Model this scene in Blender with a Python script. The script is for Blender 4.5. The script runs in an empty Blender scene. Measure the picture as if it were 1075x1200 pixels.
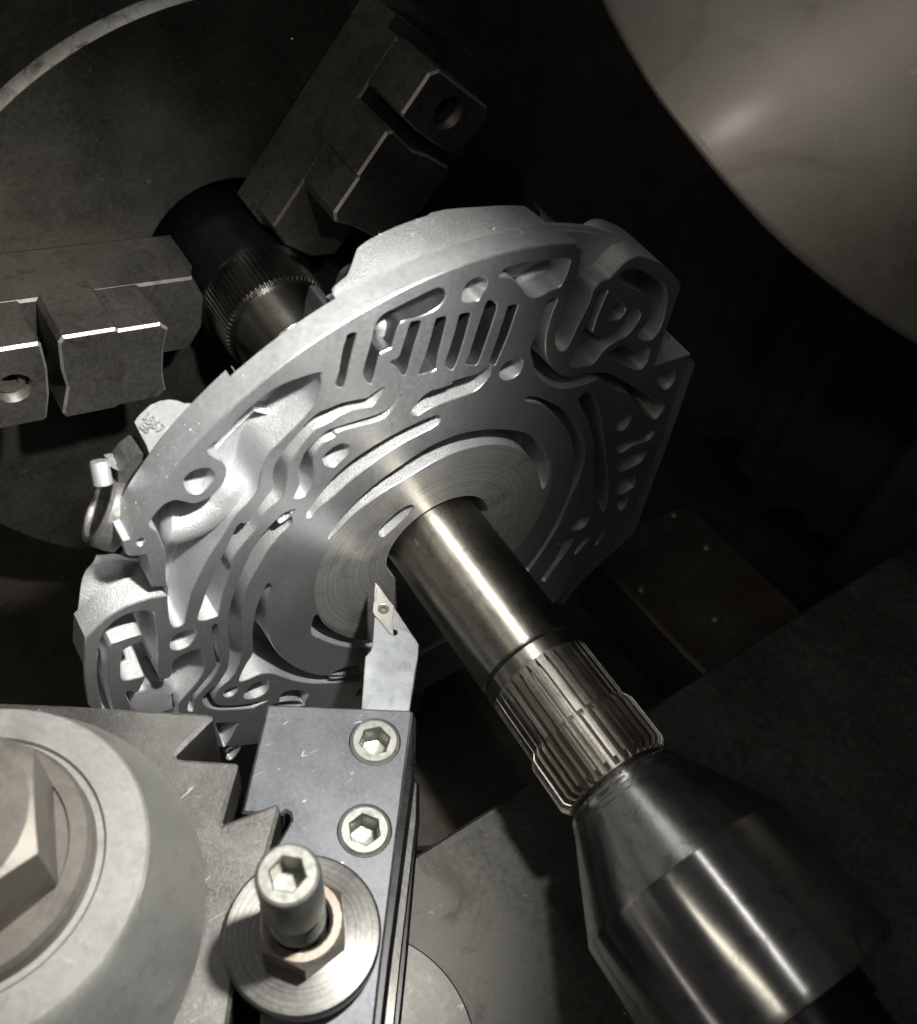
# Engine-lathe close-up: a cast aluminium pump housing with splined shaft held between chuck and live
# centre, a turning tool in a dovetail tool post in front of it.  1 Blender unit = 1 mm.
# World axes: X = lathe axis (towards the tailstock), Y = away from the operator, Z = up.
import bpy, math, random
from mathutils import Vector, Matrix, geometry, noise
random.seed(7)
S = bpy.context.scene
COL = S.collection
S.unit_settings.system = 'METRIC'; S.unit_settings.scale_length = 0.001
PI = math.pi

# ------------------------------------------------------------------ camera
F_PX, CXP, CYP = 1150.0, 537.5, 600.0
def _setup():
    n = (.804, -.595); d = (.595, .804)
    vp = (37.3*n[0] - 1240*d[0], 37.3*n[1] - 1240*d[1])
    X = -Vector((vp[0]-CXP, vp[1]-CYP, F_PX)).normalized()
    Z = -Vector((430-CXP, 1650-CYP, F_PX)).normalized()
    Z = (Z - X*Z.dot(X)).normalized(); Y = Z.cross(X)
    D0 = 115/397*F_PX
    O = Vector(((514.3-CXP)/F_PX, (632.3-CYP)/F_PX, 1))*D0
    M = Matrix((X, Y, Z))
    return M, -(M @ O)
RM, CAM = _setup()
cd = bpy.data.cameras.new('camera'); co = bpy.data.objects.new('camera', cd); COL.objects.link(co)
cd.sensor_fit = 'HORIZONTAL'; cd.sensor_width = 36; cd.lens = 36*F_PX/1075
cd.clip_start = 5; cd.clip_end = 5000
_r = Matrix((RM.col[0], -RM.col[1], -RM.col[2])).transposed()
co.matrix_world = Matrix.Translation(CAM) @ _r.to_4x4()
cd.dof.use_dof = True; cd.dof.focus_distance = 325; cd.dof.aperture_fstop = 0.0385/(2*0.95)
S.camera = co

# ------------------------------------------------------------------ light
S.view_settings.view_transform = 'Standard'; S.view_settings.look = 'None'
S.view_settings.exposure = 0; S.view_settings.gamma = 1
w = bpy.data.worlds.new('World'); S.world = w; w.use_nodes = True
w.node_tree.nodes['Background'].inputs[0].default_value = (.9, .95, 1, 1)
w.node_tree.nodes['Background'].inputs[1].default_value = 0.024
def lamp(kind, name, loc, aim, watts, col, **kw):
    l = bpy.data.lights.new(name, kind); o = bpy.data.objects.new(name, l); COL.objects.link(o)
    o.location = loc; o.rotation_euler = (Vector(aim)-Vector(loc)).to_track_quat('-Z', 'Y').to_euler()
    l.energy = watts; l.color = col
    for k, v in kw.items(): setattr(l, k, v)
    return o
lamp('SPOT', 'work_lamp', (102, -36, 264), (-25, -130, 0), 8.8e6, (1, .98, .93), spot_size=math.radians(77), spot_blend=1, shadow_soft_size=7)
GUARD_FILL = (109, -80, 513)
lamp('SPOT', 'guard_fill_lamp', GUARD_FILL, (20, 260, 60), 0.85e6, (1, .94, .86), spot_size=math.radians(40), spot_blend=.5, shadow_soft_size=14)  # added fill spot, put in only to make the guard sheet glow
lamp('AREA', 'streak_fill_tube', (90, -62, 640), (90, -10, 30), 3.4e5, (1, .98, .94), shape='RECTANGLE', size=760, size_y=14)  # added strip light for the long streaks on centre, shaft and mandrel
lamp('AREA', 'ceiling_tube', (260, -620, 900), (60, -20, 0), 1.2e6, (1, .93, .78), shape='RECTANGLE', size=900, size_y=26)
lamp('AREA', 'shop_window', (300, -900, 120), (80, -40, 0), 1.3e5, (1, .86, .84), shape='RECTANGLE', size=700, size_y=16)

# ------------------------------------------------------------------ pixel rays to real points
def ray(p): return RM @ Vector(((p[0]-CXP)/F_PX, (p[1]-CYP)/F_PX, 1))
def at(p, axis, v):
    r = ray(p); return CAM + r*((v-CAM[axis])/r[axis])
def on_cyl_y(p, xc, zc, R):
    r = ray(p); o = CAM - Vector((xc, 0, zc)); a = r.x**2+r.z**2; b = 2*(o.x*r.x+o.z*r.z); c = o.x**2+o.z**2-R*R
    return CAM + r*((-b-math.sqrt(b*b-4*a*c))/(2*a))
TILE = {'T1': (80, 500), 'T2': (80, 680), 'T3': (200, 400), 'T4': (230, 600), 'T5': (330, 280), 'T6': (500, 240), 'T7': (610, 280), 'T8': (590, 440)}
def trace(spec):
    """'T3 10,20 30,40 / T4 ...' -> list of photo points (tiles are five times enlarged crops)"""
    out = []; o = None
    for tok in spec.split():
        if tok in TILE: o = TILE[tok]
        elif tok == 'PX': o = None
        else:
            x, y = map(float, tok.split(','))
            out.append((x, y) if o is None else (o[0]+x/5, o[1]+y/5))
    return out
def face_yz(spec, x=0.0):
    return [Vector((q.y, q.z)) for q in (at(p, 0, x) for p in trace(spec))]

# ------------------------------------------------------------------ object helpers
def finish(o, label=None, cat=None, group=None, kind=None):
    if label: o['label'] = label
    if cat: o['category'] = cat
    if group: o['group'] = group
    if kind: o['kind'] = kind
    return o
def empty(name, loc, label, cat, group=None):
    o = bpy.data.objects.new(name, None); COL.objects.link(o); o.location = loc; o.empty_display_size = 10
    return finish(o, label, cat, group)
def link(name, me, parent=None):
    o = bpy.data.objects.new(name, me); COL.objects.link(o)
    if parent is not None:
        o.parent = parent
        m = Matrix.Identity(4); p = parent
        chain = []
        while p is not None: chain.append(p); p = p.parent
        for p in reversed(chain): m = m @ Matrix.LocRotScale(p.location, p.rotation_euler, p.scale)
        o.matrix_parent_inverse = Matrix.Identity(4)
        o.location = -sum((Vector(q.location) for q in chain), Vector())
    return o
class MB:
    def __init__(s): s.v = []; s.f = []; s.m = []; s.s = []
    def add(s, vs, fs, mat=0, smooth=False):
        b = len(s.v); s.v += [tuple(x) for x in vs]
        for f in fs: s.f.append([b+i for i in f]); s.m.append(mat); s.s.append(smooth)
    def loft(s, rings, mat=0, closed=True, smooth=True, cap0=False, cap1=False):
        n = len(rings[0]); vs = [p for r in rings for p in r]; fs = []
        for k in range(len(rings)-1):
            for i in range(n if closed else n-1):
                j = (i+1) % n; fs.append((k*n+i, k*n+j, (k+1)*n+j, (k+1)*n+i))
        s.add(vs, fs, mat, smooth)
        if cap0: s.add(rings[0], [list(range(n))[::-1]], mat)
        if cap1: s.add(rings[-1], [list(range(n))], mat)
    def build(s, name, mats, parent=None, auto=None):
        me = bpy.data.meshes.new(name); me.from_pydata(s.v, [], s.f)
        for m in (mats if isinstance(mats, (list, tuple)) else [mats]): me.materials.append(m)
        me.polygons.foreach_set('material_index', s.m); me.polygons.foreach_set('use_smooth', s.s)
        import bmesh
        bm = bmesh.new(); bm.from_mesh(me); bmesh.ops.remove_doubles(bm, verts=bm.verts, dist=1e-4)
        bmesh.ops.recalc_face_normals(bm, faces=bm.faces)
        if auto:
            for e in bm.edges:
                if len(e.link_faces) != 2 or e.calc_face_angle(0) > math.radians(auto): e.smooth = False
            for f in bm.faces: f.smooth = True
        bm.to_mesh(me); bm.free(); me.update()
        return link(name, me, parent)
def basis(axis):
    a = Vector(axis).normalized(); t = Vector((0, 0, 1)) if abs(a.z) < .9 else Vector((1, 0, 0))
    u = t.cross(a).normalized(); return u, a.cross(u), a
def lathe(mb, prof, c, axis, seg=64, mat=0, smooth=True):
    """prof: (height along axis, radius)"""
    u, v, a = basis(axis); c = Vector(c); rings = []
    for h, r in prof:
        rings.append([c + a*h + (u*math.cos(2*PI*i/seg)+v*math.sin(2*PI*i/seg))*r for i in range(seg)])
    mb.loft(rings, mat, True, smooth)
def ngon2(c, r, n, ph=0): return [Vector((c[0]+r*math.cos(ph+2*PI*i/n), c[1]+r*math.sin(ph+2*PI*i/n))) for i in range(n)]
def area2(L): return .5*sum(L[i].x*L[(i+1) % len(L)].y-L[(i+1) % len(L)].x*L[i].y for i in range(len(L)))
def ccw(L): return L if area2(L) > 0 else L[::-1]
def offset(L, d):
    """positive d grows a counter-clockwise loop"""
    n = len(L); out = []
    for i in range(n):
        a, b, c = L[i-1], L[i], L[(i+1) % n]
        e1 = (b-a).normalized() if (b-a).length > 1e-9 else Vector((0, 0)); e2 = (c-b).normalized() if (c-b).length > 1e-9 else e1
        nn = Vector((e1.y+e2.y, -(e1.x+e2.x)))
        if nn.length < 1e-6: nn = Vector((e1.y, -e1.x))
        nn.normalize(); cs = max(.45, nn.dot(Vector((e1.y, -e1.x)))); out.append(b+nn*(d/cs))
    return out
def spline(P, sub=4, closed=True):
    out = []; n = len(P)
    for i in range(n if closed else n-1):
        if closed: p0, p1, p2, p3 = P[i-1], P[i], P[(i+1) % n], P[(i+2) % n]
        else: p0, p1, p2, p3 = P[max(i-1, 0)], P[i], P[i+1], P[min(i+2, n-1)]
        if (p2-p1).length < 1e-6: continue
        for k in range(sub):
            t = k/sub
            out.append(.5*((2*p1)+(p2-p0)*t+(2*p0-5*p1+4*p2-p3)*t*t+(3*p1-p0-3*p2+p3)*t*t*t))
    if not closed: out.append(P[-1])
    return out
def clean(L, d=.12):
    out = []
    for p in L:
        if not out or (p-out[-1]).length > d: out.append(p)
    while len(out) > 3 and (out[0]-out[-1]).length < d: out.pop()
    return out
def pip(p, L):
    c = False; n = len(L); x, y = p
    j = n-1
    for i in range(n):
        a, b = L[i], L[j]
        if (a.y > y) != (b.y > y) and x < (b.x-a.x)*(y-a.y)/(b.y-a.y)+a.x: c = not c
        j = i
    return c
def fill(loops, test, extra=()):
    """constrained Delaunay of several loops; keeps triangles whose centre passes the test"""
    vs = []; es = []
    for L in loops:
        b = len(vs); n = len(L); vs += [Vector((p.x, p.y)) for p in L]; es += [(b+i, b+(i+1) % n) for i in range(n)]
    vs += list(extra)
    r = geometry.delaunay_2d_cdt(vs, es, [], 0, 1e-5)
    ov, of = r[0], r[2]; out = []
    for f in of:
        c = sum((ov[i] for i in f), Vector((0, 0)))/len(f)
        if test(c): out.append(f)
    return ov, out
def prism(mb, L, z0, z1, mat=0, ch=0.0, holes=(), plane='z', capmat=None, chmat=None):
    """solid between z0 (low) and z1 (high, chamfered by ch); holes are loops open at the top"""
    L = ccw(L); H = [ccw(h) for h in holes]; cm = mat if capmat is None else capmat
    def P(p, h): return (p.x, p.y, h) if plane == 'z' else (h, p.x, p.y)
    top = offset(L, -ch) if ch else L
    ov, of = fill([top]+H, lambda c: pip(c, top) and not any(pip(c, h) for h in H))
    mb.add([P(p, z1) for p in ov], of, cm)
    rings = [[P(p, z0) for p in L], [P(p, z1-ch) for p in L]]
    mb.loft(rings, mat, True, False)
    if ch: mb.loft([[P(p, z1-ch) for p in L], [P(p, z1) for p in top]], mat if chmat is None else chmat, True, False)
    ov, of = fill([L], lambda c: pip(c, L)); mb.add([P(p, z0) for p in ov], of, mat)

# ------------------------------------------------------------------ materials
def N(nt, t, **kw):
    n = nt.nodes.new(t)
    for k, v in kw.items():
        if k[0] == '_': setattr(n, k[1:], v)
        else: n.inputs[k.replace('__', ' ')].default_value = v
    return n
def metal(name, c0, c1, rough=(.35, .55), metallic=1.0, big=.05, fine=.8, bump=.05, stretch=(1, 1, 1), aniso=0.0,
          tan='radial', ring=0.0, spots=None, spot_scale=.2, spot_amt=.5, scratch=0.0, scr_col=(.6, .6, .6), specular=.5, streak=0.0, zc=None):
    m = bpy.data.materials.new(name); m.use_nodes = True; nt = m.node_tree; L = nt.links.new
    b = nt.nodes['Principled BSDF']; b.inputs['Metallic'].default_value = metallic
    g = N(nt, 'ShaderNodeNewGeometry'); mp = N(nt, 'ShaderNodeMapping', Scale=stretch); L(g.outputs['Position'], mp.inputs['Vector'])
    nb = N(nt, 'ShaderNodeTexNoise', Scale=big, Detail=6, Roughness=.6); L(g.outputs['Position'], nb.inputs['Vector'])
    nf = N(nt, 'ShaderNodeTexNoise', Scale=fine, Detail=5, Roughness=.65); L(mp.outputs['Vector'], nf.inputs['Vector'])
    mx = N(nt, 'ShaderNodeMix', _data_type='FLOAT'); mx.inputs[0].default_value = .45
    L(nb.outputs[0], mx.inputs[2]); L(nf.outputs[0], mx.inputs[3])
    cr = N(nt, 'ShaderNodeValToRGB'); e = cr.color_ramp.elements
    e[0].position = .36; e[0].color = (*c0, 1); e[1].position = .64; e[1].color = (*c1, 1)
    L(mx.outputs[0], cr.inputs[0]); col = cr.outputs[0]
    rr = N(nt, 'ShaderNodeMapRange'); rr.inputs[1].default_value = .3; rr.inputs[2].default_value = .7
    rr.inputs[3].default_value = rough[0]; rr.inputs[4].default_value = rough[1]; L(mx.outputs[0], rr.inputs[0])
    if spots:
        vn = N(nt, 'ShaderNodeTexNoise', Scale=spot_scale, Detail=8, Roughness=.7, Distortion=.6); L(g.outputs['Position'], vn.inputs['Vector'])
        sr = N(nt, 'ShaderNodeMapRange'); sr.inputs[1].default_value = .52; sr.inputs[2].default_value = .66; sr.inputs[3].default_value = 0; sr.inputs[4].default_value = spot_amt
        L(vn.outputs[0], sr.inputs[0])
        mm = N(nt, 'ShaderNodeMix', _data_type='RGBA'); L(sr.outputs[0], mm.inputs[0]); L(col, mm.inputs[6]); mm.inputs[7].default_value = (*spots, 1); col = mm.outputs[2]
    if scratch:
        # hair scratches: thin level lines of stretched, rotated noise
        tot = None
        for k, (rz, sc) in enumerate((((.3, .2, .6), .035), ((.1, .5, 2.1), .05), ((.7, .1, 1.2), .028))):
            m2 = N(nt, 'ShaderNodeMapping', Rotation=rz, Scale=(1, .18, 1), Location=(k*17, k*5, 3)); L(g.outputs['Position'], m2.inputs['Vector'])
            n2 = N(nt, 'ShaderNodeTexNoise', Scale=sc*2, Detail=2.5, Roughness=.7); L(m2.outputs[0], n2.inputs['Vector'])
            a = N(nt, 'ShaderNodeMath', _operation='SUBTRACT'); a.inputs[1].default_value = .5; L(n2.outputs[0], a.inputs[0])
            a2 = N(nt, 'ShaderNodeMath', _operation='ABSOLUTE'); L(a.outputs[0], a2.inputs[0])
            a3 = N(nt, 'ShaderNodeMapRange'); a3.inputs[1].default_value = 0; a3.inputs[2].default_value = .004; a3.inputs[3].default_value = 1; a3.inputs[4].default_value = 0; L(a2.outputs[0], a3.inputs[0])
            n3 = N(nt, 'ShaderNodeTexNoise', Scale=.13, Detail=2); m3 = N(nt, 'ShaderNodeMapping', Location=(k*31, 9, 2)); L(g.outputs['Position'], m3.inputs[0]); L(m3.outputs[0], n3.inputs['Vector'])
            a4 = N(nt, 'ShaderNodeMapRange'); a4.inputs[1].default_value = .6; a4.inputs[2].default_value = .66; L(n3.outputs[0], a4.inputs[0])
            a5 = N(nt, 'ShaderNodeMath', _operation='MULTIPLY'); L(a3.outputs[0], a5.inputs[0]); L(a4.outputs[0], a5.inputs[1])
            if tot is None: tot = a5.outputs[0]
            else:
                a6 = N(nt, 'ShaderNodeMath', _operation='MAXIMUM'); L(tot, a6.inputs[0]); L(a5.outputs[0], a6.inputs[1]); tot = a6.outputs[0]
        ms = N(nt, 'ShaderNodeMath', _operation='MULTIPLY'); ms.inputs[1].default_value = scratch; L(tot, ms.inputs[0])
        mm = N(nt, 'ShaderNodeMix', _data_type='RGBA'); L(ms.outputs[0], mm.inputs[0]); L(col, mm.inputs[6]); mm.inputs[7].default_value = (*scr_col, 1); col = mm.outputs[2]
    hgt = nf.outputs[0]; bd = bump
    if ring or aniso or streak:
        # turning marks round the given axis through the world origin line
        sb_ = N(nt, 'ShaderNodeVectorMath', _operation='SUBTRACT'); sb_.inputs[1].default_value = (*zc, 0) if zc else (0, 0, 0); L(g.outputs['Position'], sb_.inputs[0])
        sep = N(nt, 'ShaderNodeSeparateXYZ'); L(sb_.outputs[0], sep.inputs[0])
        cmb = N(nt, 'ShaderNodeCombineXYZ'); L(sep.outputs[1], cmb.inputs[1]); L(sep.outputs[0 if zc else 2], cmb.inputs[0 if zc else 2])
        ln = N(nt, 'ShaderNodeVectorMath', _operation='LENGTH'); L(cmb.outputs[0], ln.inputs[0])
        if ring or streak:
            c2 = N(nt, 'ShaderNodeCombineXYZ'); L(ln.outputs['Value'], c2.inputs[0]); L(sep.outputs[2 if zc else 0], c2.inputs[1])
            rn = N(nt, 'ShaderNodeTexNoise', Scale=1.1, Detail=6, Roughness=.75); L(c2.outputs[0], rn.inputs['Vector'])
            if ring:
                mh = N(nt, 'ShaderNodeMix', _data_type='FLOAT'); mh.inputs[0].default_value = ring; L(nf.outputs[0], mh.inputs[2]); L(rn.outputs[0], mh.inputs[3]); hgt = mh.outputs[0]
            if streak:
                r2 = N(nt, 'ShaderNodeMapRange'); r2.inputs[1].default_value = .35; r2.inputs[2].default_value = .65; r2.inputs[3].default_value = 1-streak; r2.inputs[4].default_value = 1+streak*.4; L(rn.outputs[0], r2.inputs[0])
                mm = N(nt, 'ShaderNodeVectorMath', _operation='SCALE'); L(col, mm.inputs[0]); L(r2.outputs[0], mm.inputs['Scale']); col = mm.outputs[0]
        if aniso:
            nz = N(nt, 'ShaderNodeVectorMath', _operation='NORMALIZE')
            if tan == 'radial': L(cmb.outputs[0], nz.inputs[0])
            else: nz.inputs[0].default_value = (1, 0, 0) if tan == 'axial' else tan
            L(nz.outputs[0], b.inputs['Tangent']); b.inputs['Anisotropic'].default_value = aniso
    bp = N(nt, 'ShaderNodeBump', Strength=1, Distance=bd); L(hgt, bp.inputs['Height']); L(bp.outputs[0], b.inputs['Normal'])
    L(col, b.inputs['Base Color']); L(rr.outputs[0], b.inputs['Roughness'])
    b.inputs['Specular IOR Level'].default_value = specular
    return m
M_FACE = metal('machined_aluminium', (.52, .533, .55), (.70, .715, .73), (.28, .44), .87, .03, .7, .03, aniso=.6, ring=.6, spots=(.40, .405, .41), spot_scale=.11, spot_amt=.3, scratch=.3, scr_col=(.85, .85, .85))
M_HUB = metal('turned_hub', (.54, .53, .505), (.68, .67, .645), (.32, .44), .72, .03, .5, .03, aniso=.75, ring=.85, spots=(.30, .28, .25), spot_scale=.07, spot_amt=.6, streak=.5)
M_RIM = metal('turned_rim', (.46, .475, .49), (.64, .655, .665), (.33, .45), .72, .03, .5, .02, aniso=.5, ring=.5, spots=(.33, .33, .33), spot_scale=.12, spot_amt=.4)
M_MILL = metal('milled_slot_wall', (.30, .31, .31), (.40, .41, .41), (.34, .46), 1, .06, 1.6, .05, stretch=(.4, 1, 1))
M_SHADECAST = metal('shaded_oily_cast', (.13, .128, .12), (.22, .217, .205), (.35, .55), .7, .06, .9, .2, spots=(.05, .05, .045), spot_scale=.15, spot_amt=.6)  # oily cast skin, colour also darkened for the rim's shadow on the ear
M_LUG = metal('smooth_cast_aluminium', (.36, .37, .375), (.46, .465, .47), (.42, .55), .6, .06, .9, .06)
M_NUMBER = metal('dark_raised_number', (.16, .16, .158), (.30, .30, .30), (.5, .6), .4, .3, 1.2, .02)  # digits darker than the lug so they stand out
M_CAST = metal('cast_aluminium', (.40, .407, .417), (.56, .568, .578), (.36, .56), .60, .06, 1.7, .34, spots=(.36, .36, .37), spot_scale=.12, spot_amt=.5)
M_SHAFT = metal('ground_steel', (.30, .283, .245), (.43, .41, .36), (.33, .44), 1, .06, 1.2, .006, stretch=(.15, 1, 1), aniso=.85, tan='axial', ring=.3, scratch=.35, scr_col=(.08, .07, .06), spots=(.20, .18, .15), spot_scale=.3, spot_amt=.6)
M_SPLINE = metal('cut_steel', (.34, .322, .285), (.46, .44, .395), (.26, .38), 1, .1, 1.6, .03, spots=(.20, .185, .155), spot_scale=.5, spot_amt=.5)
M_CENTER = metal('hardened_steel', (.42, .415, .40), (.52, .515, .495), (.20, .27), .95, .05, 1.5, .003, stretch=(2, .3, .3), aniso=.9, tan='axial', ring=.4, scratch=.4, scr_col=(.5, .5, .5), spots=(.13, .125, .12), spot_scale=.15, spot_amt=.6)
M_CHUCK = metal('oily_chuck_steel', (.075, .072, .063), (.165, .157, .138), (.34, .58), .8, .03, .5, .03, spots=(.03, .028, .024), spot_scale=.045, spot_amt=.35, ring=.5, scratch=.25)
M_JAW = metal('jaw_steel', (.12, .114, .102), (.20, .19, .172), (.40, .62), .8, .05, .6, .04, spots=(.06, .05, .042), spot_scale=.1, spot_amt=.6)
M_BLACK = metal('black_oxide', (.010, .010, .010), (.02, .02, .02), (.22, .4), .6, .1, 1, .01)
M_BLOCK = metal('blued_holder_steel', (.078, .081, .088), (.128, .132, .14), (.36, .55), .75, .06, .9, .03, scratch=.75, scr_col=(.6, .6, .58), spots=(.07, .075, .085), spot_scale=.1, spot_amt=.5)
M_POST = metal('worn_post_steel', (.075, .071, .067), (.165, .16, .153), (.32, .52), .88, .05, 1.7, .05, spots=(.10, .085, .07), spot_scale=.2, spot_amt=.7, scratch=.6)
M_COLLAR = metal('dull_zinc_collar', (.22, .22, .208), (.285, .285, .27), (.40, .58), .6, .025, .9, .03, spots=(.16, .16, .145), spot_scale=.07, spot_amt=.6, scratch=.2)
M_NUT = metal('satin_nut_steel', (.085, .078, .068), (.135, .125, .112), (.46, .6), .6, .05, .5, .05, spots=(.15, .12, .10), spot_scale=.12, spot_amt=.5)
M_RUST = metal('rusty_nut_steel', (.12, .10, .08), (.2, .18, .155), (.36, .52), .8, .1, .7, .06, spots=(.15, .105, .075), spot_scale=.16, spot_amt=.55)
M_WASH = metal('turned_washer_steel', (.085, .083, .078), (.15, .147, .137), (.30, .42), .92, .08, 1, .03, zc=(96.0, -98.7), aniso=.6, ring=.8, streak=.35, spots=(.15, .145, .13), spot_scale=.2, spot_amt=.5)
M_ZINC = metal('zinc_screw', (.20, .205, .185), (.31, .31, .28), (.3, .48), .75, .1, .8, .04, spots=(.28, .28, .25), spot_scale=.25, spot_amt=.5)
M_EDGE = metal('rubbed_edge_steel', (.22, .215, .205), (.40, .39, .375), (.35, .5), .85, .12, 1.2, .06, spots=(.12, .11, .10), spot_scale=.3, spot_amt=.7)
M_BEDGE = metal('rubbed_blued_edge', (.11, .113, .12), (.24, .245, .25), (.35, .5), .85, .12, 1.2, .05, spots=(.08, .083, .09), spot_scale=.25, spot_amt=.8)
M_TOOL = metal('nickel_tool_shank', (.24, .255, .26), (.36, .375, .38), (.3, .48), .8, .08, .6, .03, stretch=(.5, .5, 3), scratch=.3, scr_col=(.6, .62, .62), spots=(.16, .17, .175), spot_scale=.15, spot_amt=.5)
M_INSERT = metal('carbide_insert', (.40, .385, .36), (.47, .455, .43), (.28, .34), .7, .1, 2, .01)
M_TABLE = metal('oily_table_iron', (.06, .058, .052), (.12, .116, .104), (.36, .62), .7, .025, .4, .03, spots=(.05, .048, .042), spot_scale=.05, spot_amt=.85, scratch=.15)
M_DARK = metal('grimy_cover_paint', (.03, .027, .022), (.07, .063, .052), (.45, .7), 0, .03, .3, .05, spots=(.05, .028, .012), spot_scale=.03, spot_amt=.5)
M_CHIP = metal('bright_chip', (.7, .7, .7), (.8, .8, .8), (.2, .3), .9, .5, 2, .0)

# ------------------------------------------------------------------ the surroundings
mb = MB(); mb.add([(-700, 420, -500), (900, 420, -500), (900, 420, 700), (-700, 420, 700)], [(0, 1, 2, 3)])
finish(mb.build('back_wall', M_DARK), kind='structure')
mb = MB(); mb.add([(-700, -600, -260), (900, -600, -260), (900, 420, -260), (-700, 420, -260)], [(0, 1, 2, 3)])
finish(mb.build('floor', M_DARK), kind='structure')
mb = MB(); mb.add([(-480, -600, -500), (-480, 420, -500), (-480, 420, 700), (-480, -600, 700)], [(0, 1, 2, 3)])
finish(mb.build('headstock_wall', M_DARK), kind='structure')

# cross slide: wide oily table under the tail end
zt = -70
P = [at(p, 2, zt) for p in ((300, 1120), (490, 1000), (1075, 632), (1300, 490), (1500, 900), (1350, 1500), (300, 1500))]
mb = MB(); prism(mb, [Vector((p.x, p.y)) for p in P], zt-40, zt, ch=1.2)
cs = mb.build('cross_slide', M_TABLE)
finish(cs, 'wide oil-stained flat iron table below the steel centre, at lower right', 'machine table')
P = [Vector((at(p, 2, -62).x, at(p, 2, -62).y)) for p in ((481, 1106), (525, 1143), (539, 1169), (553, 1197))]
c_sw = None
def circ3(a, b, c):
    ax, ay, bx, by, cx_, cy_ = a.x, a.y, b.x, b.y, c.x, c.y
    d = 2*(ax*(by-cy_)+bx*(cy_-ay)+cx_*(ay-by))
    ux = ((ax*ax+ay*ay)*(by-cy_)+(bx*bx+by*by)*(cy_-ay)+(cx_*cx_+cy_*cy_)*(ay-by))/d
    uy = ((ax*ax+ay*ay)*(cx_-bx)+(bx*bx+by*by)*(ax-cx_)+(cx_*cx_+cy_*cy_)*(bx-ax))/d
    return Vector((ux, uy))
c_sw = circ3(P[0], P[1], P[3]); r_sw = (P[0]-c_sw).length
sb = empty('swivel_base', (c_sw.x, c_sw.y, zt), 'pale worn round base plate lying on the oily table at the bottom edge', 'base plate')
mb = MB(); lathe(mb, [(0, r_sw), (7.4, r_sw), (8, r_sw-.6), (8, 0.01)], (c_sw.x, c_sw.y, zt+.01), (0, 0, 1), 128)
M_SWIV = metal('worn_plate_steel', (.11, .107, .097), (.17, .165, .152), (.38, .55), .6, .04, .6, .04, spots=(.2, .19, .17), spot_scale=.1, spot_amt=.6, scratch=.3)
mb.build('plate', M_SWIV, sb, auto=35)

# way cover: dark bolted box between table and back
wc = empty('way_cover', (90, 120, -160), 'dark bolted steel cover box behind the splined shaft, left of the table edge', 'cover')
P = [at(p, 2, -110) for p in ((697, 653), (741, 614), (797, 592), (818, 600), (925, 700), (1010, 790), (900, 860), (802, 766))]
mb = MB(); prism(mb, [Vector((p.x, p.y)) for p in P], -230, -110, ch=1.5)
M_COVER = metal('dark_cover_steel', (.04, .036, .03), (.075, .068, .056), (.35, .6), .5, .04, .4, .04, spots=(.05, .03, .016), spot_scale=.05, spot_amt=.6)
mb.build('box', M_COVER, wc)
for px in ((838, 726), (828, 642), (752, 691), (790, 604)):
    q = at(px, 2, -110); mb = MB(); lathe(mb, [(-1, 2.6), (1.4, 2.6), (2.4, 1.6), (2.5, .01)], q, (0, 0, 1), 16); mb.build('bolt', M_JAW, wc, auto=40)
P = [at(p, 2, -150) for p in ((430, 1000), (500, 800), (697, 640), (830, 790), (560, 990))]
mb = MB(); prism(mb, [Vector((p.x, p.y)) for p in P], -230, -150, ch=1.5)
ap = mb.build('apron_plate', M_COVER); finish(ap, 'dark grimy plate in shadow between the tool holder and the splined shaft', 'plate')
# bed rail at far right
P = [at(p, 0, -60) for p in ((962, 420), (1110, 380), (1110, 690), (1005, 640))]
mb = MB(); mb.loft([[(p.x, p.y, p.z) for p in P], [(p.x-50, p.y+10, p.z) for p in P]], 0, True, False, True, True)
finish(mb.build('rusty_panel', metal('rusty_paint', (.12, .085, .055), (.2, .145, .095), (.5, .75), 0, .03, .3, .1, spots=(.05, .022, .008), spot_scale=.06, spot_amt=.7)),
       'dark brown rusty panel under the guard at the right edge', 'panel')
# hanging rubber curtain behind the housing: gentle folds
mb = MB(); rows = []
for zz in (380, 120, -140):
    rows.append([(-150+i*6, 250+10*math.sin(i*.55)+6*math.sin(i*1.37+1), zz) for i in range(60)])
mb.loft(rows, 0, False, True)
finish(mb.build('rubber_curtain', metal('black_rubber', (.03, .03, .03), (.05, .05, .047), (.4, .6), 0, .05, .4, .05)),
       'black rubber curtain hanging in folds behind the casting', 'curtain')

# curved guard sheet, top right: part of a big drum whose axis runs up to the right
GR = 250.0
gp = at((860, 145), 1, 90)
GN = ((CAM-gp).normalized()+(Vector(GUARD_FILL)-gp).normalized()).normalized()
_r2 = ray((975, 78)); GA = (CAM+_r2*((gp-CAM).dot(GN)/_r2.dot(GN))-gp).normalized(); GB = GN.cross(GA)
GC = gp-GN*GR
M_GUARD = metal('stained_guard_sheet', (.165, .152, .132), (.225, .208, .18), (.44, .56), .85, .012, .2, .02, spots=(.09, .078, .062), spot_scale=.016, spot_amt=.8, scratch=.12, aniso=.65, tan=tuple(GA))
M_GUARD.node_tree.nodes['Principled BSDF'].inputs['Coat Weight'].default_value = .12; M_GUARD.node_tree.nodes['Principled BSDF'].inputs['Coat Roughness'].default_value = .16
def on_drum(p):
    r = ray(p); o = CAM-GC; rn, rb, on, ob = r.dot(GN), r.dot(GB), o.dot(GN), o.dot(GB)
    a = rn*rn+rb*rb; b = 2*(on*rn+ob*rb); c = on*on+ob*ob-GR*GR
    q = CAM+r*((-b-math.sqrt(max(0, b*b-4*a*c)))/(2*a))-GC
    return math.atan2(q.dot(GB), q.dot(GN)), q.dot(GA)
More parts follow.
